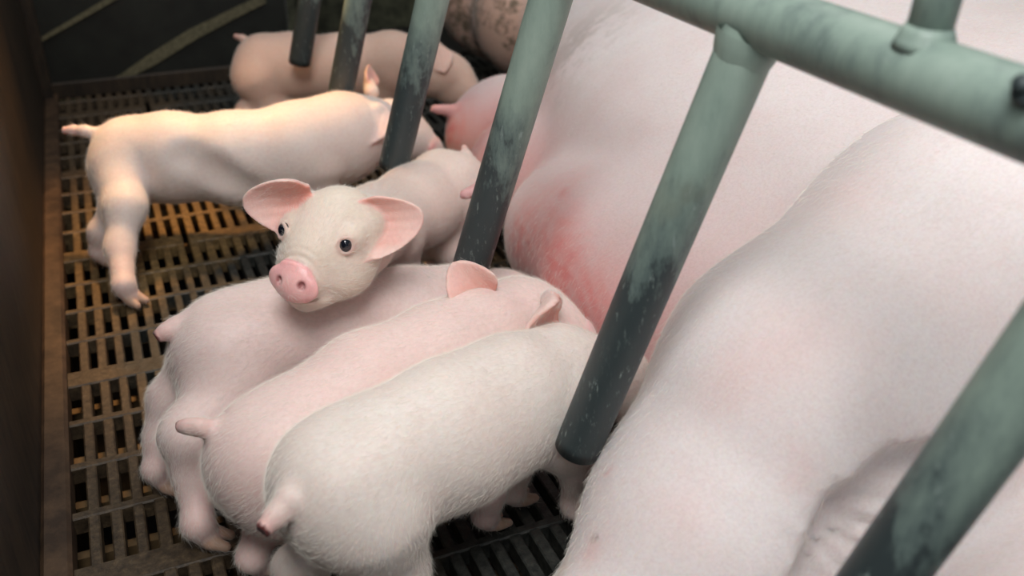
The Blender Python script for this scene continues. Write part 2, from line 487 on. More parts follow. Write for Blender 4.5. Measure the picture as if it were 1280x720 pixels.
# left wall: board on a brown ledge
V, F = [], []
box(V, F, -.175, -.150, FYN-.1, FYF+.02, .0, .95, .002)
o = link_mesh('wall_left', V, F, M_WALL, smooth=False); o['kind'] = 'structure'
V, F = [], []
box(V, F, -.150, -.121, FYN, FYF, -.02, .012, .004)
o = link_mesh('baseboard_left', V, F, M_TRIM, smooth=False); o['kind'] = 'structure'
V, F = [], []
box(V, F, -.150, -.128, FYF-.045, FYF, .0, .95, .003)
o = link_mesh('trim_1', V, F, M_WALL, smooth=False); o['kind'] = 'structure'
# back wall
V, F = [], []
box(V, F, -.175, .42, FYF, FYF+.03, .0, .95, .002)
o = link_mesh('wall_back', V, F, M_BACK, smooth=False); o['kind'] = 'structure'
V, F = [], []
box(V, F, -.15, .42, FYF-.012, FYF, .0, .035, .002)
o = link_mesh('baseboard_back', V, F, M_WALL, smooth=False); o['kind'] = 'structure'
def on_back(x, y, yy=FYF-.001):
    d = ray(x, y); return CAM+d*(yy/d[1])
def strip(name, pts, w, thick=.006, yy=FYF-.001, mat=M_SCRAPE):
    V, F = [], []
    P3 = [on_back(x, y, yy) for x, y in pts]
    for i, (a, ww) in enumerate(zip(P3, w)):
        b_ = P3[min(i+1, len(P3)-1)]; c_ = P3[max(i-1, 0)]
        t = nrm(b_-c_); nn = np.cross(t, V3(0, 1, 0)); nn = nrm(nn)
        for s_, dy in ((-1, 0), (-1, -thick), (1, -thick), (1, 0)):
            V.append(tuple(a+nn*s_*ww/2+V3(0, dy, 0)))
        if i:
            n = 4*i
            for k in range(4): F.append((n-4+k, n-4+(k+1) % 4, n+(k+1) % 4, n+k))
    F += [(0, 1, 2, 3), tuple(range(len(V)-1, len(V)-5, -1))]
    o = link_mesh(name, V, F, mat, smooth=False); o['kind'] = 'structure'; return o
strip('trim_2', [(50, 50), (95, 24), (150, -8)], [.008, .010, .012])
strip('trim_3', [(118, 108), (152, 97), (190, 74), (240, 43), (285, 20), (330, -2)], [.006, .014, .026, .026, .022, .020])
strip('trim_4', [(70, 118), (100, 119), (130, 105)], [.03, .03, .016], .004)
strip('trim_5', [(200, 111), (215, 99), (245, 91), (290, 90)], [.008, .009, .006, .004], .003)

# far wall of the neighbouring pen and its post
M_FAR = board_mat('far_green_board', (.012, .014, .007), (.085, .09, .055), (3, 3, 3))
V, F = [], []
box(V, F, .42, 2.4, 2.75, 2.78, 0, 1.1, .002)
o = link_mesh('wall_far', V, F, M_FAR, smooth=False); o['kind'] = 'structure'
V, F = [], []
for x in (.43, .475): box(V, F, x, x+.022, 2.42, 2.445, 0, 1.0, .003)
o = link_mesh('trim_6', V, F, M_FAR, smooth=False); o['kind'] = 'structure'
V, F = [], []
box(V, F, FX1, FX1+.03, FYN, 2.9, 0, 1.1, .002)
o = link_mesh('wall_right', V, F, M_FAR, smooth=False); o['kind'] = 'structure'

# ------------------------------------------------------------------ farrowing crate
UB = ray(30, 2200); UB /= np.linalg.norm(UB)          # down along the flared bars
TE = dep(921, 88, .68)
YAX = V3(0, 1, 0)
def tube(V, F, A, B, r, seg=28, cap0=True, cap1=True, hollow=None, rings=14, r1=None):
    A = np.asarray(A, float); B = np.asarray(B, float); d = nrm(B-A)
    s_ = nrm(np.cross(d, V3(.3, .1, .9) if abs(d[2]) < .8 else V3(1, 0, 0))); t_ = np.cross(d, s_)
    n0 = len(V); r1 = r if r1 is None else r1
    for i in range(rings+1):
        q = i/rings; c = A+(B-A)*q; rr = r+(r1-r)*q
        for k in range(seg):
            a = 2*math.pi*k/seg; V.append(tuple(c+rr*(math.cos(a)*s_+math.sin(a)*t_)))
    for i in range(rings):
        for k in range(seg):
            a = n0+i*seg+k; b_ = n0+i*seg+(k+1) % seg; F.append((a, b_, b_+seg, a+seg))
    if cap0: F.append(tuple(n0+k for k in range(seg))[::-1])
    last = n0+rings*seg
    if hollow:
        n1 = len(V)
        for c, rr in ((B, r-hollow), (B-d*.03, r-hollow)):
            for k in range(seg):
                a = 2*math.pi*k/seg; V.append(tuple(c+rr*(math.cos(a)*s_+math.sin(a)*t_)))
        for k in range(seg):
            k2 = (k+1) % seg
            F.append((last+k, last+k2, n1+k2, n1+k)); F.append((n1+k, n1+k2, n1+seg+k2, n1+seg+k))
        F.append(tuple(n1+seg+k for k in range(seg)))
    elif cap1: F.append(tuple(last+k for k in range(seg)))
rail_top = TE-UB*.040
crate = bpy.data.objects.new('farrowing_crate', None); COL.objects.link(crate); crate.location = (rail_top[0], 1.0, 0)
tag(crate, 'grey-green galvanised pipe crate side with flared bars between the piglets and the sow', 'crate')
co = V3(*crate.location)
def part(name, V, F, wear=None):
    V = np.array(V)-co
    o = link_mesh(name, [tuple(x) for x in V], F, M_PIPE, crate)
    w = np.zeros(len(V)) if wear is None else wear(V+co)
    set_attr(o.data, 'wear', w)
    o.data.shade_auto_smooth(angle=.7) if hasattr(o.data, 'shade_auto_smooth') else None
    return o
RZ = rail_top[2]
V, F = [], []
tube(V, F, (rail_top[0], -.35, RZ), (rail_top[0], 2.3, RZ), .0225, 40, rings=60)
part('top_rail', V, F, lambda P: np.full(len(P), .02))
bars = [(-1.02, .40), (0, 0), (1, 0), (2, 0), (3, 0), (4, 0)]
bar_dy = {-2: -.60, -1: -.303, 0: 0, 1: .304, 2: .613, 3: .925, 4: 1.225}
for i, dy in bar_dy.items():
    A = TE-UB*.03+YAX*dy
    zend = {-2: .15, -1: .15, 0: .147, 1: .190, 2: .197, 3: .186, 4: .183}[i]
    B = A+UB*((A[2]-zend)/-UB[2])
    V, F = [], []
    tube(V, F, A, B, .0212, 36, cap0=False, hollow=.003, rings=30)
    part('bar', V, F, lambda P: np.clip((.43-P[:, 2])/.24, 0, 1)*.66-.03)
    # weld collar where the bar meets the rail
    J = TE-UB*.022+YAX*dy
    V, F = [], []
    for q, (rr, dz) in enumerate(((.0225, .000), (.0245, .006), (.0236, .011), (.0214, .017))):
        pass
    prof = [(.0250, -.004), (.0244, .002), (.0232, .007), (.0221, .011), (.0212, .014)]
    seg = 28; s_ = nrm(np.cross(UB, YAX)); t_ = np.cross(UB, s_)
    for rr, dz in prof:
        for k in range(seg):
            a = 2*math.pi*k/seg; j = 1+.018*math.sin(5*a+i)
            V.append(tuple(J+UB*dz+rr*j*(math.cos(a)*s_+math.sin(a)*t_)))
    for r_ in range(len(prof)-1):
        for k in range(seg):
            a = r_*seg+k; b_ = r_*seg+(k+1) % seg; F.append((a, b_, b_+seg, a+seg))
    part('weld_collar', V, F)
# thinner uprights above the rail
for px, py in ((948, 12), (1148, 92)):
    y_ = None
    r_ = ray(px, py); k_ = (rail_top[0]-.0)/r_[0]; pt = CAM+r_*k_
    for j in range(8):
        pass
    base = V3(rail_top[0], pt[1], RZ+.012)
    V, F = [], []
    tube(V, F, base, base+V3(.010, -.010, .26), .0125, 24, rings=6)
    part('upright', V, F)
    V, F = [], []
    tube(V, F, base+V3(0, 0, .003), base+V3(.0004, -.0004, .016), .0185, 24, rings=3, r1=.0130)
    part('weld_collar', V, F)

V, F = [], []
r_ = ray(1290, 152); pt = CAM+r_*((rail_top[0]-.012)/r_[0])
bp = V3(rail_top[0], pt[1], RZ); dd = nrm(V3(-.75, 0, .66))
tube(V, F, bp+dd*.018, bp+dd*.031, .0075, 6, rings=1)
tube(V, F, bp+dd*.031, bp+dd*.037, .0042, 14, rings=1)
bo = part('bolt', V, F, lambda P: np.full(len(P), .6)); bo['label'] = 'dark bolt head'

# ------------------------------------------------------------------ sow
sow = Blob()
Yv = V3(0, 1, 0)
I3 = np.eye(3)
sow.ell((1.05, 1.02, .200), I3, (.47, .74, .245), .05, 'body', Yv*-1)          # abdomen
sow.ell((1.06, .62, .20), I3, (.42, .40, .245), .08, 'body', -Yv)              # loin / rump
sow.ell((1.12, 1.70, .19), I3, (.33, .36, .225), .07, 'body', -Yv)
# udder
sow.cone((.62, .80, .11), (.68, 1.60, .09), .135, .095, .06, 'udder', nrm(V3(-1, 0, -.3)))
for (x, y, z, rx, ry, rz) in ((.545, .86, .10, .08, .095, .09), (.545, 1.06, .11, .085, .13, .10), (.580, 1.32, .11, .080, .105, .085), (.625, 1.55, .09, .085, .095, .08)):
    sow.ell((x, y, z), I3, (rx, ry, rz), .05, 'udder', nrm(V3(-1, 0, -.3)))
g = at(735, 300, .20); sow.ell(g+V3(.085, .02, -.055), np.array([[.94, .34, 0], [-.34, .94, 0], [0, 0, 1.]]), (.10, .15, .10), .06, 'body', nrm(V3(-1, 0, -.3)))
# thigh of the upper hind leg
sow.chain([((.90, .56, .25), .22), ((.72, .56, .265), .17), ((.54, .545, .19), .147), ((.43, .52, .10), .118), ((.335, .485, .04), .090)], .03, 'thigh')
# far shoulder, elbow and foreleg
sow.ell(at(640, 2, .20)+V3(.03, .06, 0), I3, (.19, .15, .16), .02, 'foreleg', V3(-1, 0, 0))
sow.cone((1.05, 2.02, .2), (.9, 2.0, .18), .16, .13, .03, 'foreleg', V3(-1, 0, 0))
# rear: croup and lower hind leg
sow.cone((1.0, .25, .20), (.66, .29, .085), .19, .115, .018, 'rear', nrm(V3(-1, 0, -.4)))
sow.cone((.66, .29, .085), (.35, .30, .05), .115, .06, .018, 'rear', nrm(V3(-1, 0, -.4)))
def teat(p, d, L, r):
    p = np.asarray(p, float); d = nrm(d)
    sow.cone(p-d*.015, p+d*L, r*1.35, r, .012, 'teat', d)
teat(dep(606, 232, 1.26), RT*-1+UP*-.5-FWD*.3, .030, .0085)
teat(sow.hit(567, 138), RT*-1+UP*.05-FWD*.1, .034, .0095)
def groove(pts, r, k, deep):
    H_ = [sow.hit(x, y) for x, y in pts]; n0 = len(sow.pr)
    R_ = r if isinstance(r, (list, tuple)) else [r]*len(H_)
    for a, b, ra, rb in zip(H_[:-1], H_[1:], R_[:-1], R_[1:]):
        sow.cone(a-FWD*(ra-deep), b-FWD*(rb-deep), ra, rb, k, sub=True)
FB = sow.hit(1085, 700); FR = sow.hit(1150, 640)
groove([(1190, 580), (1135, 618), (1085, 668), (1050, 745)], [.024, .038, .044, .05], .008, .034)
sow.ell(FB+FWD*.120, I3, (.10, .10, .10), .02, 'rear', -RT); sow.ell(FR+FWD*.115+RT*.03, I3, (.10, .10, .10), .02, 'rear', -RT)
sow.ell((.66, .33, .06), I3, (.18, .13, .13), .02, 'rear', -RT)
UD1 = sow.hit(655, 300); UD2 = sow.hit(715, 370); WR = sow.hit(1080, 665); HW = sow.hit(990, 640)
def sow_disp(P, d):
    # skin folds behind the thigh and at the udder
    out = np.zeros(len(P))
    q = P-WR; rr = np.linalg.norm(q, axis=1)
    a_, b_ = (P-HW)@RT, (P-HW)@UP; an = np.arctan2(b_, a_)
    out += .0040*np.sin(an*22+a_*12)*np.exp(-(rr/.065)**2)*np.clip(-b_/.02+.8, 0, 1)
    for c2, R2, k1, k2 in ((UD1, .06, 300, 140), (UD2, .05, 240, -180)):
        q = P-c2; r2 = np.linalg.norm(q, axis=1)
        out += .0011*np.sin(q[:, 1]*k1+q[:, 2]*k2+4*np.sin(q[:, 2]*55))*np.exp(-(r2/R2)**2)
    return out
sow.disp = sow_disp

SKIN = V3(.80, .62, .575)
def make_sow():
    v, f = sow.mesh(.007, (V3(.1, -.2, -.02), V3(1.6, 2.38, .6)))
    w = sow.weights(v)
    base = np.tile(V3(.845, .79, .785), (len(v), 1))
    def mixto(col, a): 
        a = np.clip(a, 0, 1)[:, None]; base[:] = base*(1-a)+np.asarray(col)*a
    rngn = np.random.default_rng(3)
    # skin blotches: flushed red where the piglets have been sucking
    def spot_(p, R, col, amt, st=1):
        q = (v-np.asarray(p))*np.asarray(st); mixto(col, amt*np.exp(-((q*q).sum(1))/(R*R)))
    mixto((.82, .56, .54), .5*np.exp(-np.clip(w['udder'], 0, 1)/.05))
    for p, R, a in (((.50, .93, .15), .07, .5), ((.49, .80, .14), .07, .45), ((.52, 1.02, .2), .05, .4), ((.56, 1.42, .16), .10, .75), ((.55, 1.22, .15), .07, .45)):
        spot_(p, R, (.78, .27, .25), a)
    for px_, py_, R_, c_, a_ in ((745, 672, .0028, (.12, .09, .05), .9), (738, 690, .012, (.86, .42, .40), .35), (760, 590, .003, (.8, .3, .3), .7), (700, 712, .012, (.62, .50, .33), .5), (905, 480, .03, (.84, .56, .54), .3), (985, 420, .04, (.84, .58, .56), .3), (850, 640, .03, (.85, .6, .58), .3), (1060, 240, .03, (.82, .6, .58), .3)):
        q = v-sow.hit(px_, py_); mixto(c_, a_*np.exp(-(q*q).sum(1)/R_**2))
    nz = .5+.5*np.sin(v[:, 1]*95+3*np.sin(v[:, 2]*60))*np.sin(v[:, 2]*110+2.5*np.sin(v[:, 1]*48)+v[:, 0]*70)
    for px_, py_, R_, a_ in ((560, 165, .055, .9), (590, 205, .05, .6), (650, 300, .05, .8), (700, 350, .045, .9), (735, 385, .04, .9), (690, 290, .05, .5), (660, 120, .05, .45), (1000, 590, .02, .15)):
        q = v-sow.hit(px_, py_); mixto((.84, .22, .20), 1.1*a_*(.35+.65*nz)*np.exp(-(q*q).sum(1)/R_**2))
    spot_((.60, 1.58, .1), .06, (.62, .36, .42), .8)
    spot_(at(700, 236, .225), .008, (.7, .15, .14), .9)
    spot_(at(1225, 95, .44), .007, (.7, .2, .18), .8); spot_(at(1205, 92, .44), .006, (.7, .2, .18), .5)
    mixto((.74, .42, .42), .9*np.exp(-np.clip(w['teat'], 0, 1)/.006))
    fl = np.exp(-np.clip(w['foreleg'], 0, 1)/.03); mixto((.56, .35, .25), .85*fl)
    o = link_mesh('sow', v, f, M_SOW)
    set_attr(o.data, 'tint', base)
    g = np.clip(fl*1.0, 0, 1)
    q = v-at(690, 20, .35); g = np.maximum(g, .5*np.exp(-(q*q).sum(1)/.012))
    set_attr(o.data, 'grime', g)
    tag(o, 'huge pink sow lying on her side behind the crate bars, udder towards the piglets', 'sow')
    add_hair(o, sow, v, f, 110000, .011, .00010, .14, seed=8,
             region=lambda c: np.where(c[:, 2] > .03, 1, .05)*np.exp(-np.clip(c[:, 1]-.3, 0, 9)*1.2))
    return o
make_sow()

# ------------------------------------------------------------------ piglets
def head(bl, c, F_, U_, s=1., ears=((1, None), (-1, None)), hero=False):
    """skull, cheeks, snout and ears about head centre c, looking along F_, crown along U_"""
    F_ = nrm(F_); S_ = nrm(np.cross(F_, U_)); U_ = np.cross(S_, F_)     # S_ = the head's right... side
    R = np.array([F_, S_, U_])
    L = lambda x, y, z: c+s*(F_*x+S_*y+U_*z)
    back = -F_
    bl.ell(L(-.005, 0, .004), R, s*V3(.050, .043, .045), .018, 'face', back)
    bl.ell(L(.028, 0, -.004), R, s*V3(.040, .033, .033), .018, 'face', back)
    for sd in (1, -1): bl.ell(L(.012, sd*.022, -.016), R, s*V3(.034, .022, .028), .016, 'face', back)      # jowls
    bl.cone(L(.030, 0, -.006), L(.068, 0, -.012), s*.027, s*.0195, .014, 'face', back)                      # muzzle
    bl.cone(L(.020, 0, -.030), L(.060, 0, -.030), s*.018, s*.0115, .010, 'face', back)                      # lower jaw
    # nose disc
    nd = R.copy(); tl = math.radians(12)
    f2 = F_*math.cos(tl)+U_*math.sin(tl); u2 = -F_*math.sin(tl)+U_*math.cos(tl)
    bl.ell(L(.0725, 0, -.0085), np.array([f2, S_, u2]), s*V3(.0080, .0220, .0165), .0045, 'nose', None)
    return R, L

def ear_up(bl, L, F_, S_, U_, sd, s=1., ax=None, nn=None, Ls=.058, Ws=.030, base=None, **kw):
    b0 = base if base is not None else L(-.022, sd*.030, .034)
    a = ax if ax is not None else (S_*sd*.8+U_*.5-F_*.2)
    n_ = nn if nn is not None else (F_*.9+U_*.2)
    bl.cone(b0-nrm(a)*.012, b0+nrm(a)*.004, .014*s, .010*s, .012, 'face', nrm(a))
    bl.ear(b0, a, n_, Ls*s, Ws*s, k=.006, **kw)

def hoof(bl, p, d, side, s=1.):
    d = nrm(d); side = nrm(side)
    for sd in (1, -1):
        a = p+side*sd*.0055*s; bl.cone(a+V3(0, 0, .005), a+d*.013*s+side*sd*.002-V3(0, 0, .000), .0072*s, .0045*s, .0022, 'hoof', d)
        q = p-d*.009*s+side*sd*.006*s+V3(0, 0, .017*s); bl.cone(q, q-d*.004-V3(0, 0, .006), .0038*s, .0024*s, .003, 'hoof', V3(0, 0, -1))

def leg(bl, pts, fd, k=.014, s=1.):
    """pts: hip..fetlock with radii; fd = toe direction"""
    bl.chain(pts, k, 'leg')
    p, r = pts[-1]; p = np.asarray(p, float)
    fd = nrm(V3(fd[0], fd[1], 0)); side = np.cross(fd, V3(0, 0, 1))
    bl.cone(p, V3(p[0], p[1], .015)+fd*.007, r, r*.82, .008, 'leg', V3(0, 0, -1))
    hoof(bl, V3(p[0], p[1], .0075)+fd*.012, fd, side, s)

def hind_leg(bl, hip, kd, foot, fd, s=1., knee=None, hock=None, r=1.):
    """hip centre, knee forward, hock back, foot on the ground"""
    hip = np.asarray(hip, float); foot = np.asarray(foot, float); fd = nrm(V3(fd[0], fd[1], 0))
    kn = knee if knee is not None else hip*.55+foot*.45+fd*.030+V3(0, 0, .005)
    hk = hock if hock is not None else V3(foot[0], foot[1], .062*s)-fd*.018
    leg(bl, [(hip, .048*s*r), (kn, .0300*s*r), (hk, .0178*s), (V3(foot[0], foot[1], .030)-fd*.004, .0145*s)], fd, .018, s*1.12)
def fore_leg(bl, sh, foot, fd, s=1.):
    sh = np.asarray(sh, float); foot = np.asarray(foot, float); fd = nrm(V3(fd[0], fd[1], 0))
    el = V3(sh[0]*.6+foot[0]*.4, sh[1]*.6+foot[1]*.4, .098*s)-fd*.008
    kn = V3(foot[0], foot[1], .058*s)+fd*.002
    leg(bl, [(sh, .036*s), (el, .0240*s), (kn, .0168*s), (V3(foot[0], foot[1], .028)-fd*.002, .0135*s)], fd, .015, s*1.1)
def tail(bl, pts, r0=.0085, r1=.0058):
    n = len(pts)-1
    for i in range(n):
        a, b = np.asarray(pts[i], float), np.asarray(pts[i+1], float)
        bl.cone(a, b, r0+(r1-r0)*i/n, r0+(r1-r0)*(i+1)/n, .006 if i else .010, 'tail', nrm(b-a))
    e_, d_ = np.asarray(pts[-1], float), nrm(np.asarray(pts[-1], float)-np.asarray(pts[-2], float))
    bl.ell(e_+d_*(.012+r1*.15), np.eye(3), (.012, .012, .012), .0012, sub=True)
    bl.tailtip = e_

def soft_groove(b, pts, r, k, deep):
    H_ = [b.hit(x, y) for x, y in pts]
    for a, c in zip(H_[:-1], H_[1:]): b.cone(a-FWD*(r-deep), c-FWD*(r-deep), r, r, k, sub=True)

BL = []
def finish_piglet(bl, label, h=.0026, hair=26000, pink=1., tint=None, raw_tip=True, group='piglets in the pen', hl=.008, hero_fn=None):
    v, f = bl.mesh(h)
    w = bl.weights(v)
    n = vert_normals(v, f)
    base = np.tile(SKIN if tint is None else np.asarray(tint, float), (len(v), 1))
    def mixto(col, a):
        a = np.clip(a, 0, 1)[:, None]; base[:] = base*(1-a)+np.asarray(col)*a
    if 'leg' in w: mixto((.74, .50, .46), .45*np.exp(-np.clip(w['leg'], 0, 1)/.01)*np.clip((.10-v[:, 2])/.06, 0, 1))
    for p in bl.pr:
        if p['t'] != 'ear': continue
        we = np.exp(-np.clip(bl.d1(p, v)-.0006, 0, 1)/.002); inn = np.clip((n@p['R'][2])*1.6+.3, 0, 1)
        un = np.clip(((v-p['base'])@p['R'][0])/p['L'], 0, 1)
        mixto((.88, .59, .53), we*(.35+.6*inn)); mixto((.74, .27, .20), .75*we*inn*np.clip(1-un*1.25, 0, 1)**1.3)
        vv = np.abs((v-p['base'])@p['R'][1])/p['W']; mixto((.88, .68, .62), .8*we*np.clip((vv-.72)/.2, 0, 1))
    if 'tail' in w:
        mixto((.80, .46, .42), .8*np.exp(-np.clip(w['tail'], 0, 1)/.003)*np.clip(1-np.linalg.norm(v-bl.tailtip, axis=1)/.05, 0, 1))
        if raw_tip: mixto((.10, .008, .010), .95*bl_tipmask(bl, v)*(w['tail'] < .003))
    if 'nose' in w: mixto((.80, .36, .38), .95*np.exp(-np.clip(w['nose'], 0, 1)/.0018))
    if 'hoof' in w: mixto((.50, .34, .24), .9*np.exp(-np.clip(w['hoof'], 0, 1)/.0015))
    if hero_fn: hero_fn(v, n, mixto, w)
    lo = v.min(0); hi = v.max(0); c = V3((lo[0]+hi[0])/2, (lo[1]+hi[1])/2, 0)
    o = link_mesh('piglet', v-c, f, M_PIG, loc=tuple(c))
    set_attr(o.data, 'tint', base)
    set_attr(o.data, 'wet', np.exp(-np.clip(w['nose'], 0, 1)/.002) if 'nose' in w else np.zeros(len(v)))
    tag(o, label, 'piglet', group); BL.append((label[:25], bl, v))
    hr = add_hair(o, bl, v, f, hair, hl, .000080, .30, seed=len(v), region=lambda q: np.where(q[:, 2] > .02, 1, .2)*hair_region(bl, q))
    if hr: hr.location = tuple(-c)
    return o, c, v
def bl_tipmask(bl, v):
    p = [q for q in bl.pr if q['tag'] == 'tail'][-1]; d = nrm(p['b']-p['a'])
    return np.clip((((v-p['b'])@d)+.0012)/.001, 0, 1)
def hair_region(bl, q):
    w = bl.weights(q); r = np.ones(len(q))
    if 'nose' in w: r *= np.clip(w['nose']/.004, 0, 1)
    if hasattr(bl, 'tailtip'): r *= np.clip((np.linalg.norm(q-bl.tailtip, axis=1)-.010)/.01, 0, 1)
    if 'ear' in w: r *= np.clip(.25+w['ear']/.003, 0, 1)
    return r

UPV = V3(0, 0, 1)
#== front piglet (tail towards the camera)
def pig_front():
    b = Blob()
    T = [(at(418, 612, .160), .054), (at(482, 580, .160), .056), (at(566, 541, .158), .061), (at(640, 503, .160), .057), (at(698, 474, .152), .047), (at(740, 470, .145), .037)]
    b.chain(T, .03, 'trunk', True, flat=(UPV, 1.06))
    ax = nrm(T[3][0]-T[0][0]); ax[2] = 0; ax = nrm(ax); sd = np.cross(ax, UPV)       # sd towards camera side
    rump = T[0][0]
    for s_ in (1, -1): b.ell(rump+ax*.012+sd*s_*.026+V3(0, 0, -.004), np.array([ax, sd, UPV]), V3(.053, .038, .055), .02, 'trunk', -ax)
    hc = at(768, 476, .130)
    hF = nrm(FWD*.8+RT*.45-UP*.15); head(b, hc, hF, UPV, .86)
    b.ear(hc-RT*.0+UP*.028, nrm(RT*.6-UP*.6), nrm(FWD+RT*.3), .04, .02, .3)
    near_f = rump+ax*.028+sd*.042; near_f[2] = 0
    far_f = rump-ax*.010-sd*.035; far_f[2] = 0
    hip_ = rump+ax*.016+sd*.030-UPV*.022; hind_leg(b, hip_, None, near_f-ax*.008, ax, knee=hip_*.55+near_f*.45+ax*.008, hock=V3(near_f[0], near_f[1], .064)-ax*.022)
    hind_leg(b, rump+ax*.012-sd*.030-UPV*.022, None, far_f, ax)
    shd = T[3][0]
    f1 = at(722, 655, 0.0); fore_leg(b, shd+ax*.035+sd*.026-UPV*.015, f1, ax, 1.2)
    f2 = at(625, 660, 0.0); fore_leg(b, shd+ax*.000-sd*.022-UPV*.02, shd*V3(1, 1, 0)-sd*.02+ax*.02, ax)
    tail(b, [at(380, 606, .184), at(362, 626, .183), at(346, 644, .178), at(329, 662, .174)], .0125, .0072)
    return finish_piglet(b, 'white piglet nearest the camera, blunt tail hanging down, head behind a bar foot', hair=42000, tint=(.81, .745, .695))
pig_front()

#== second piglet
def pig_second():
    b = Blob()
    T = [(at(328, 582, .122), .0515), (at(383, 543, .128), .052), (at(462, 493, .140), .0555), (at(550, 449, .152), .051), (at(612, 415, .162), .0440), (at(644, 400, .164), .039)]
    b.chain(T, .03, 'trunk', True, flat=(UPV, 1.06))
    ax = nrm((T[3][0]-T[0][0])*V3(1, 1, 0)); sd = np.cross(ax, UPV); rump = T[0][0]
    for s_ in (1, -1): b.ell(rump+ax*.012+sd*s_*.022, np.array([ax, sd, UPV]), V3(.052, .036, .056), .02, 'trunk', -ax)
    hc = at(664, 396, .164)
    hF = nrm(RT*.93-UP*.22-FWD*.05); hU = nrm(UPV+sd*.2)
    R, L = head(b, hc, hF, hU, .86)
    S_ = R[1]
    eb = dep(690, 376, .972)
    b.cone(eb+FWD*.015, eb, .012, .009, .01, 'face', ax)
    b.ear(eb, nrm(-RT*.55-UP*.62-FWD*.45), nrm(RT*.66-UP*.55-FWD*.42), .050, .027, .6, 0.0)
    near_f = at(325, 722, 0); far_f = at(300, 672, 0)
    hind_leg(b, rump+ax*.015+sd*.028-UPV*.022, None, near_f, ax, 1.0, r=.95, hock=at(335, 640, .062))
    hind_leg(b, rump+ax*.010-sd*.026-UPV*.022, None, far_f+ax*.02, ax, r=.95)
    shd = T[3][0]
    fore_leg(b, shd+ax*.02+sd*.022-UPV*.02, at(608, 668, 0), ax, .95)
    fore_leg(b, shd+ax*.02-sd*.022-UPV*.02, (shd+ax*.03-sd*.025)*V3(1, 1, 0), ax)
    tail(b, [at(262, 536, .163), at(250, 534, .168), at(236, 533, .168), at(224, 533, .166)], .0085, .0058)
    return finish_piglet(b, 'pink suckling piglet in the middle, stub tail pointing left, between two others', hair=36000, tint=(.84, .675, .64))
pig_second()

#== third piglet, under the hero's chin
def pig_third():
    b = Blob()
    T = [(at(282, 446, .132), .058), (at(350, 422, .134), .057), (at(430, 408, .134), .056), (at(510, 396, .128), .050), (at(570, 386, .122), .043), (at(608, 382, .118), .037)]
    b.chain(T, .03, 'trunk', True, flat=(UPV, 1.06))
    ax = nrm((T[3][0]-T[0][0])*V3(1, 1, 0)); sd = np.cross(ax, UPV); rump = T[0][0]
    for s_ in (1, -1): b.ell(rump+ax*.012+sd*s_*.024, np.array([ax, sd, UPV]), V3(.056, .040, .062), .02, 'trunk', -ax)
    hc = at(632, 376, .108)
    hF = nrm(RT*.95-UP*.12-FWD*-.25); R, L = head(b, hc, hF, nrm(UPV), .82)
    eb = dep(603, 374, 1.010)
    b.ear(eb, nrm(UP*.72-RT*.62-FWD*.30), nrm(-FWD*.9+RT*.25-UP*.35), .052, .030, .95, .0, rnd=.6)
    b.cone(eb+FWD*.055-UP*.02, eb+FWD*.010-UP*.002, .018, .010, .012, 'face', UPV)
    near_f = at(268, 680, 0); far_f = at(212, 612, 0)
    hind_leg(b, rump-ax*.002+sd*.032-UPV*.022, None, near_f-ax*.008, nrm(ax+sd*.5), 1.05, r=.95, knee=at(240, 545, .095), hock=at(243, 590, .062))
    hind_leg(b, rump-ax*.018-sd*.018-UPV*.022, None, far_f-ax*.005, nrm(ax+sd*.8), 1.0, r=.9, knee=at(220, 500, .085), hock=at(205, 545, .055))
    shd = T[3][0]
    fore_leg(b, shd+ax*.02+sd*.022-UPV*.02, (shd+ax*.03+sd*.025)*V3(1, 1, 0), ax)
    fore_leg(b, shd+ax*.02-sd*.022-UPV*.02, (shd+ax*.03-sd*.025)*V3(1, 1, 0), ax)
    tail(b, [at(232, 404, .172), at(219, 408, .172), at(208, 414, .170), at(197, 421, .166)], .0100, .0070)
    return finish_piglet(b, 'pink piglet under the chin of the piglet that faces the camera, one ear showing', hair=36000, tint=(.83, .69, .66))
pig_third()

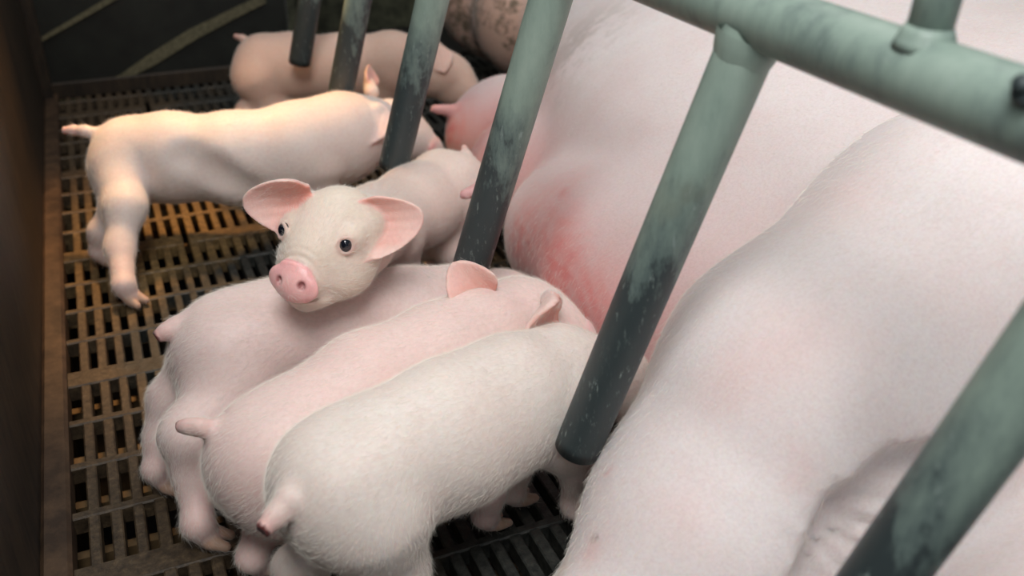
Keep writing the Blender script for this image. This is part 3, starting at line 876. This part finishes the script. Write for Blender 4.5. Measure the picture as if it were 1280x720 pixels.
#== hero piglet
def pig_hero():
    b = Blob()
    HC = dep(416, 300, 1.000)
    HF = nrm(-RT*.37-UP*.47-FWD*.80)
    rr = math.radians(3)
    S0 = RT*math.cos(rr)-UP*math.sin(rr)
    S0 = nrm(S0-HF*(S0@HF)); HU = np.cross(S0, HF)
    if HU@UP < 0: HU = -HU
    T = [(at(560, 238, .150), .052), (at(520, 258, .152), .053), (at(475, 282, .160), .050), (dep(440, 296, 1.06), .042), (dep(425, 300, 1.03), .038)]
    b.chain(T, .03, 'trunk', True)
    ax = nrm((T[2][0]-T[0][0])*V3(1, 1, 0)); sd = np.cross(ax, UPV); rump = T[0][0]
    for s_ in (1, -1): b.ell(rump+sd*s_*.020-ax*.0, np.array([ax, sd, UPV]), V3(.050, .038, .055), .02, 'trunk', -ax)
    R = np.array([HF, S0, HU]); s = 1.06
    L = lambda x, y, z: HC+s*(HF*x+S0*y+HU*z)
    back = -HF
    b.ell(L(-.012, 0, .004), R, s*V3(.046, .044, .045), .018, 'face', back)
    b.ell(L(.020, 0, -.002), R, s*V3(.042, .036, .034), .018, 'face', back)
    for q in (1, -1):
        b.ell(L(.012, q*.025, -.020), R, s*V3(.036, .023, .027), .016, 'face', back)
        b.ell(L(.016, q*.033, .017), R, s*V3(.016, .0105, .0125), .008, 'face', back)       # brow ridge / orbit
    b.cone(L(.030, 0, -.010), L(.062, 0, -.016), s*.0265, s*.0200, .014, 'face', back)
    b.cone(L(.012, 0, -.034), L(.054, 0, -.036), s*.019, s*.0125, .010, 'face', back)
    for q in (1, -1):
        eye = L(.0320, q*.0340, .0185); out_ = nrm(HF*.72+S0*q*.62+HU*.18)
        b.ell(eye+out_*.004, np.array([out_, np.cross(out_, HU), HU]), V3(.007, .0060, .0074), .0034, sub=True)
        e1 = nrm(np.cross(HU, out_)); e2 = np.cross(out_, e1)
        ring = [eye+out_*(.0020-.0026*abs(math.cos(a)))+e1*math.cos(a)*.0072+e2*math.sin(a)*.0082 for a in np.linspace(0, 2*math.pi, 13)]
        for a_, b_ in zip(ring[:-1], ring[1:]): b.cone(a_, b_, .0010, .0010, .0034, 'lid', back)
    tl = math.radians(14); f2 = HF*math.cos(tl)+HU*math.sin(tl); u2 = -HF*math.sin(tl)+HU*math.cos(tl)
    S2 = nrm(S0*math.cos(.16)-u2*math.sin(.16)); u2 = np.cross(S2, f2) if np.cross(S2, f2)@HU > 0 else -np.cross(S2, f2)
    b.ell(L(.0700, -.001, -.0115), np.array([f2, S2, u2]), s*V3(.0078, .0270, .0170), .0045, 'nose', None)
    b.ell(L(.0655, 0, .0020), np.array([f2, S0, u2]), s*V3(.0050, .0165, .0060), .003, 'nose', None)
    for q in (1, -1):
        b.ell(L(.0790, q*.0118, -.0075), np.array([f2, S0, u2]), s*V3(.0065, .0032, .0040), .002, sub=True)
    b.ell(L(.0665, 0, -.0215), R, s*V3(.0085, .0180, .0090), .006, 'nose', None)        # lower lip of the disc
    b.ell(L(.038, 0, -.036), R, s*V3(.026, .026, .0135), .012, 'face', back)           # chin
    # mouth line
    b.ell(L(.064, 0, -.0305), R, s*V3(.012, .019, .0011), .003, sub=True)
    # ears: base at crown sides
    e_img_r = dep(468, 258, 1.000); e_img_l = dep(362, 250, .985)
    er, el = dep(465, 272, .998), dep(368, 244, .985)
    b.cone(L(-.018, .030, .018), er+FWD*.024, .017, .011, .010, 'face', S0)
    b.cone(L(-.018, -.030, .018), el+FWD*.024, .017, .011, .010, 'face', -S0)
    b.ear(er-RT*.012+FWD*.007, nrm(RT*.98+UP*.02-FWD*.22), nrm(-FWD*.82-UP*.25-RT*.2), .069, .033, .85, .0, .0018, lop=-.18, rnd=.52)
    b.ear(el+RT*.012+FWD*.006, nrm(-RT*.95-UP*.14-FWD*.20), nrm(-FWD*.75-UP*.40+RT*.28), .066, .032, .85, .0, .0018, lop=.05, rnd=.54)
    # legs
    hind = rump*V3(1, 1, 0)
    hind_leg(b, rump-ax*.005+sd*.024-UPV*.02, None, hind+sd*.03, ax, .95); hind_leg(b, rump-ax*.005-sd*.024-UPV*.02, None, hind-sd*.03, ax, .95)
    sh = T[2][0]
    fore_leg(b, sh+sd*.022-UPV*.02, sh*V3(1, 1, 0)+sd*.025, ax); fore_leg(b, sh-sd*.022-UPV*.02, sh*V3(1, 1, 0)-sd*.025, ax)
    tail(b, [at(586, 205, .185), at(583, 194, .197), at(580, 184, .203)], .007, .0045)
    def disp(P, d):
        q = (P-L(.058, 0, .006)); u = q@HF; v_ = q@S0; w_ = q@HU
        return .0009*np.sin(u*1150)*np.exp(-(u/.010)**2-(v_/.020)**2-(w_/.012)**2)
    b.disp = disp
    def col(v, n, mixto, w):
        fw = np.exp(-np.clip(w['face'], 0, 1)/.008)
        mixto((.80, .72, .60), .75*fw*(w['ear'] > .003)*(w['nose'] > .001))
        for q in (1, -1):
            d = np.linalg.norm(v-L(.034, q*.0365, .0185), axis=1); mixto((.72, .42, .38), .55*np.exp(-(d/.012)**4))
            pass
        xh = (v-HC)@HF/s; zh = (v-HC)@HU/s
        mixto((.93, .53, .52), .92*np.clip((xh-.0635)/.003, 0, 1)*np.clip((zh+.0315)/.003, 0, 1))
        for q in (1, -1):
            d = np.linalg.norm(v-L(.0765, q*.0118, -.0075), axis=1); mixto((.22, .03, .035), .95*np.exp(-(d/.0046)**4))
    o, c, v = finish_piglet(b, 'piglet looking at the camera with head resting on another piglet and both ears spread', h=.0016, hair=52000, tint=(.83, .70, .64), hero_fn=col, hl=.007, raw_tip=False)
    for q in (1, -1):
        out_ = nrm(HF*.72+S0*q*.62+HU*.18)
        p = L(.0320, q*.0340, .0185)-out_*.0008
        me = bpy.data.meshes.new('eye'); bm = bmesh.new(); bmesh.ops.create_uvsphere(bm, u_segments=28, v_segments=18, radius=.0072)
        bm.to_mesh(me); bm.free(); me.polygons.foreach_set('use_smooth', np.ones(len(me.polygons), bool)); me.materials.append(M_EYE)
        e = bpy.data.objects.new('eye', me); COL.objects.link(e); e.parent = o; e.location = tuple(p-c); e.scale = (.88, .88, 1.08)
    return o
pig_hero()

#== standing piglet on the left
def pig_left():
    b = Blob()
    T = [(at(160, 198, .145), .056), (at(215, 197, .146), .058), (at(295, 198, .144), .060), (at(375, 188, .148), .064), (at(428, 172, .156), .060), (at(462, 163, .156), .050)]
    b.chain(T, .03, 'trunk', True, flat=(UPV, 1.12))
    ax = nrm((T[3][0]-T[0][0])*V3(1, 1, 0)); sd = np.cross(ax, UPV); rump = T[0][0]
    for s_ in (1, -1): b.ell(rump+ax*.012+sd*s_*.018-UPV*.004, np.array([ax, sd, UPV]), V3(.054, .038, .060), .02, 'trunk', -ax)
    hc = at(494, 162, .142); hF = nrm(RT*.85-UP*.30-FWD*.1); R, L = head(b, hc, hF, nrm(UPV), 1.02)
    eb = b.hit(474, 136)-FWD*.003
    b.cone(eb+FWD*.02, eb, .014, .010, .012, 'face', -UPV)
    b.ear(eb, nrm(-UP*1.-RT*.26-FWD*.34), nrm(FWD*1.-UP*.34+RT*.1), .070, .036, .30, -.02)
    b.cone(at(462, 112, .2)+FWD*.02, at(460, 103, .208)+FWD*.02, .013, .010, .01, 'face', UPV)
    b.ear(at(460, 106, .203)+FWD*.02, nrm(UP*1-RT*.08), nrm(RT*.85-FWD*.5), .040, .019, .5, .05)
    near_f = at(168, 380, 0); far_f = at(133, 335, 0)
    soft_groove(b, [(236, 200), (272, 222), (312, 242)], .012, .035, -.001)
    hind_leg(b, at(158, 208, .135)+sd*.024, None, near_f-ax*.006, nrm(ax+sd*.6), 1.06, knee=at(160, 252, .106)+sd*.02, hock=at(152, 306, .062)+sd*.01, r=.90)
    hind_leg(b, at(150, 215, .130)-sd*.018, None, far_f-ax*.0, ax, 1.0, knee=at(152, 262, .09), hock=at(128, 290, .060), r=.95)
    shd = T[3][0]
    fore_leg(b, shd+ax*.03+sd*.024-UPV*.02, (shd+ax*.04+sd*.028)*V3(1, 1, 0), ax)
    fore_leg(b, shd+ax*.03-sd*.024-UPV*.02, (shd+ax*.02-sd*.028)*V3(1, 1, 0), ax)
    tail(b, [at(122, 168, .185), at(106, 164, .190), at(92, 163, .190), at(80, 163, .190)], .0100, .0062)
    return finish_piglet(b, 'piglet standing side-on on the bare slats at the left, thin tail towards the dark wall', hair=26000, raw_tip=False, tint=(.82, .735, .69))
pig_left()

#== farthest piglet
def pig_far():
    b = Blob()
    T = [(at(328, 82, .150), .056), (at(370, 82, .150), .054), (at(430, 83, .148), .054), (at(490, 80, .150), .054), (at(530, 84, .148), .048), (at(550, 92, .14), .042)]
    b.chain(T, .03, 'trunk', True, flat=(UPV, 1.1))
    ax = nrm((T[3][0]-T[0][0])*V3(1, 1, 0)); sd = np.cross(ax, UPV); rump = T[0][0]
    for s_ in (1, -1): b.ell(rump+ax*.012+sd*s_*.018-UPV*.004, np.array([ax, sd, UPV]), V3(.054, .038, .058), .02, 'trunk', -ax)
    hc = at(566, 98, .125); hF = nrm(RT*.72-UP*.62-FWD*.2); R, L = head(b, hc, hF, nrm(UPV), .95)
    b.ear(b.hit(548, 62)-FWD*.003, nrm(-UP*1.+RT*.25-FWD*.25), nrm(RT*.1+FWD*.9-UP*.2), .055, .028, .25)
    hind_leg(b, rump-ax*.010+sd*.022-UPV*.02, None, (rump-ax*.02+sd*.03)*V3(1, 1, 0), ax, 1.05, knee=None)
    hind_leg(b, rump-ax*.004-sd*.022-UPV*.02, None, (rump-sd*.03+ax*.01)*V3(1, 1, 0), ax)
    shd = T[3][0]
    fore_leg(b, shd+ax*.0+sd*.024-UPV*.02, (shd-ax*.03+sd*.028)*V3(1, 1, 0), ax); fore_leg(b, shd-sd*.024-UPV*.02, (shd+ax*.02-sd*.028)*V3(1, 1, 0), ax)
    tail(b, [at(312, 52, .188), at(303, 48, .192), at(294, 45, .194)], .008, .0055)
    return finish_piglet(b, 'farthest piglet, out of focus by the black back wall, beyond the bar feet', hair=8000, raw_tip=False, h=.003, tint=(.76, .56, .46))
pig_far()
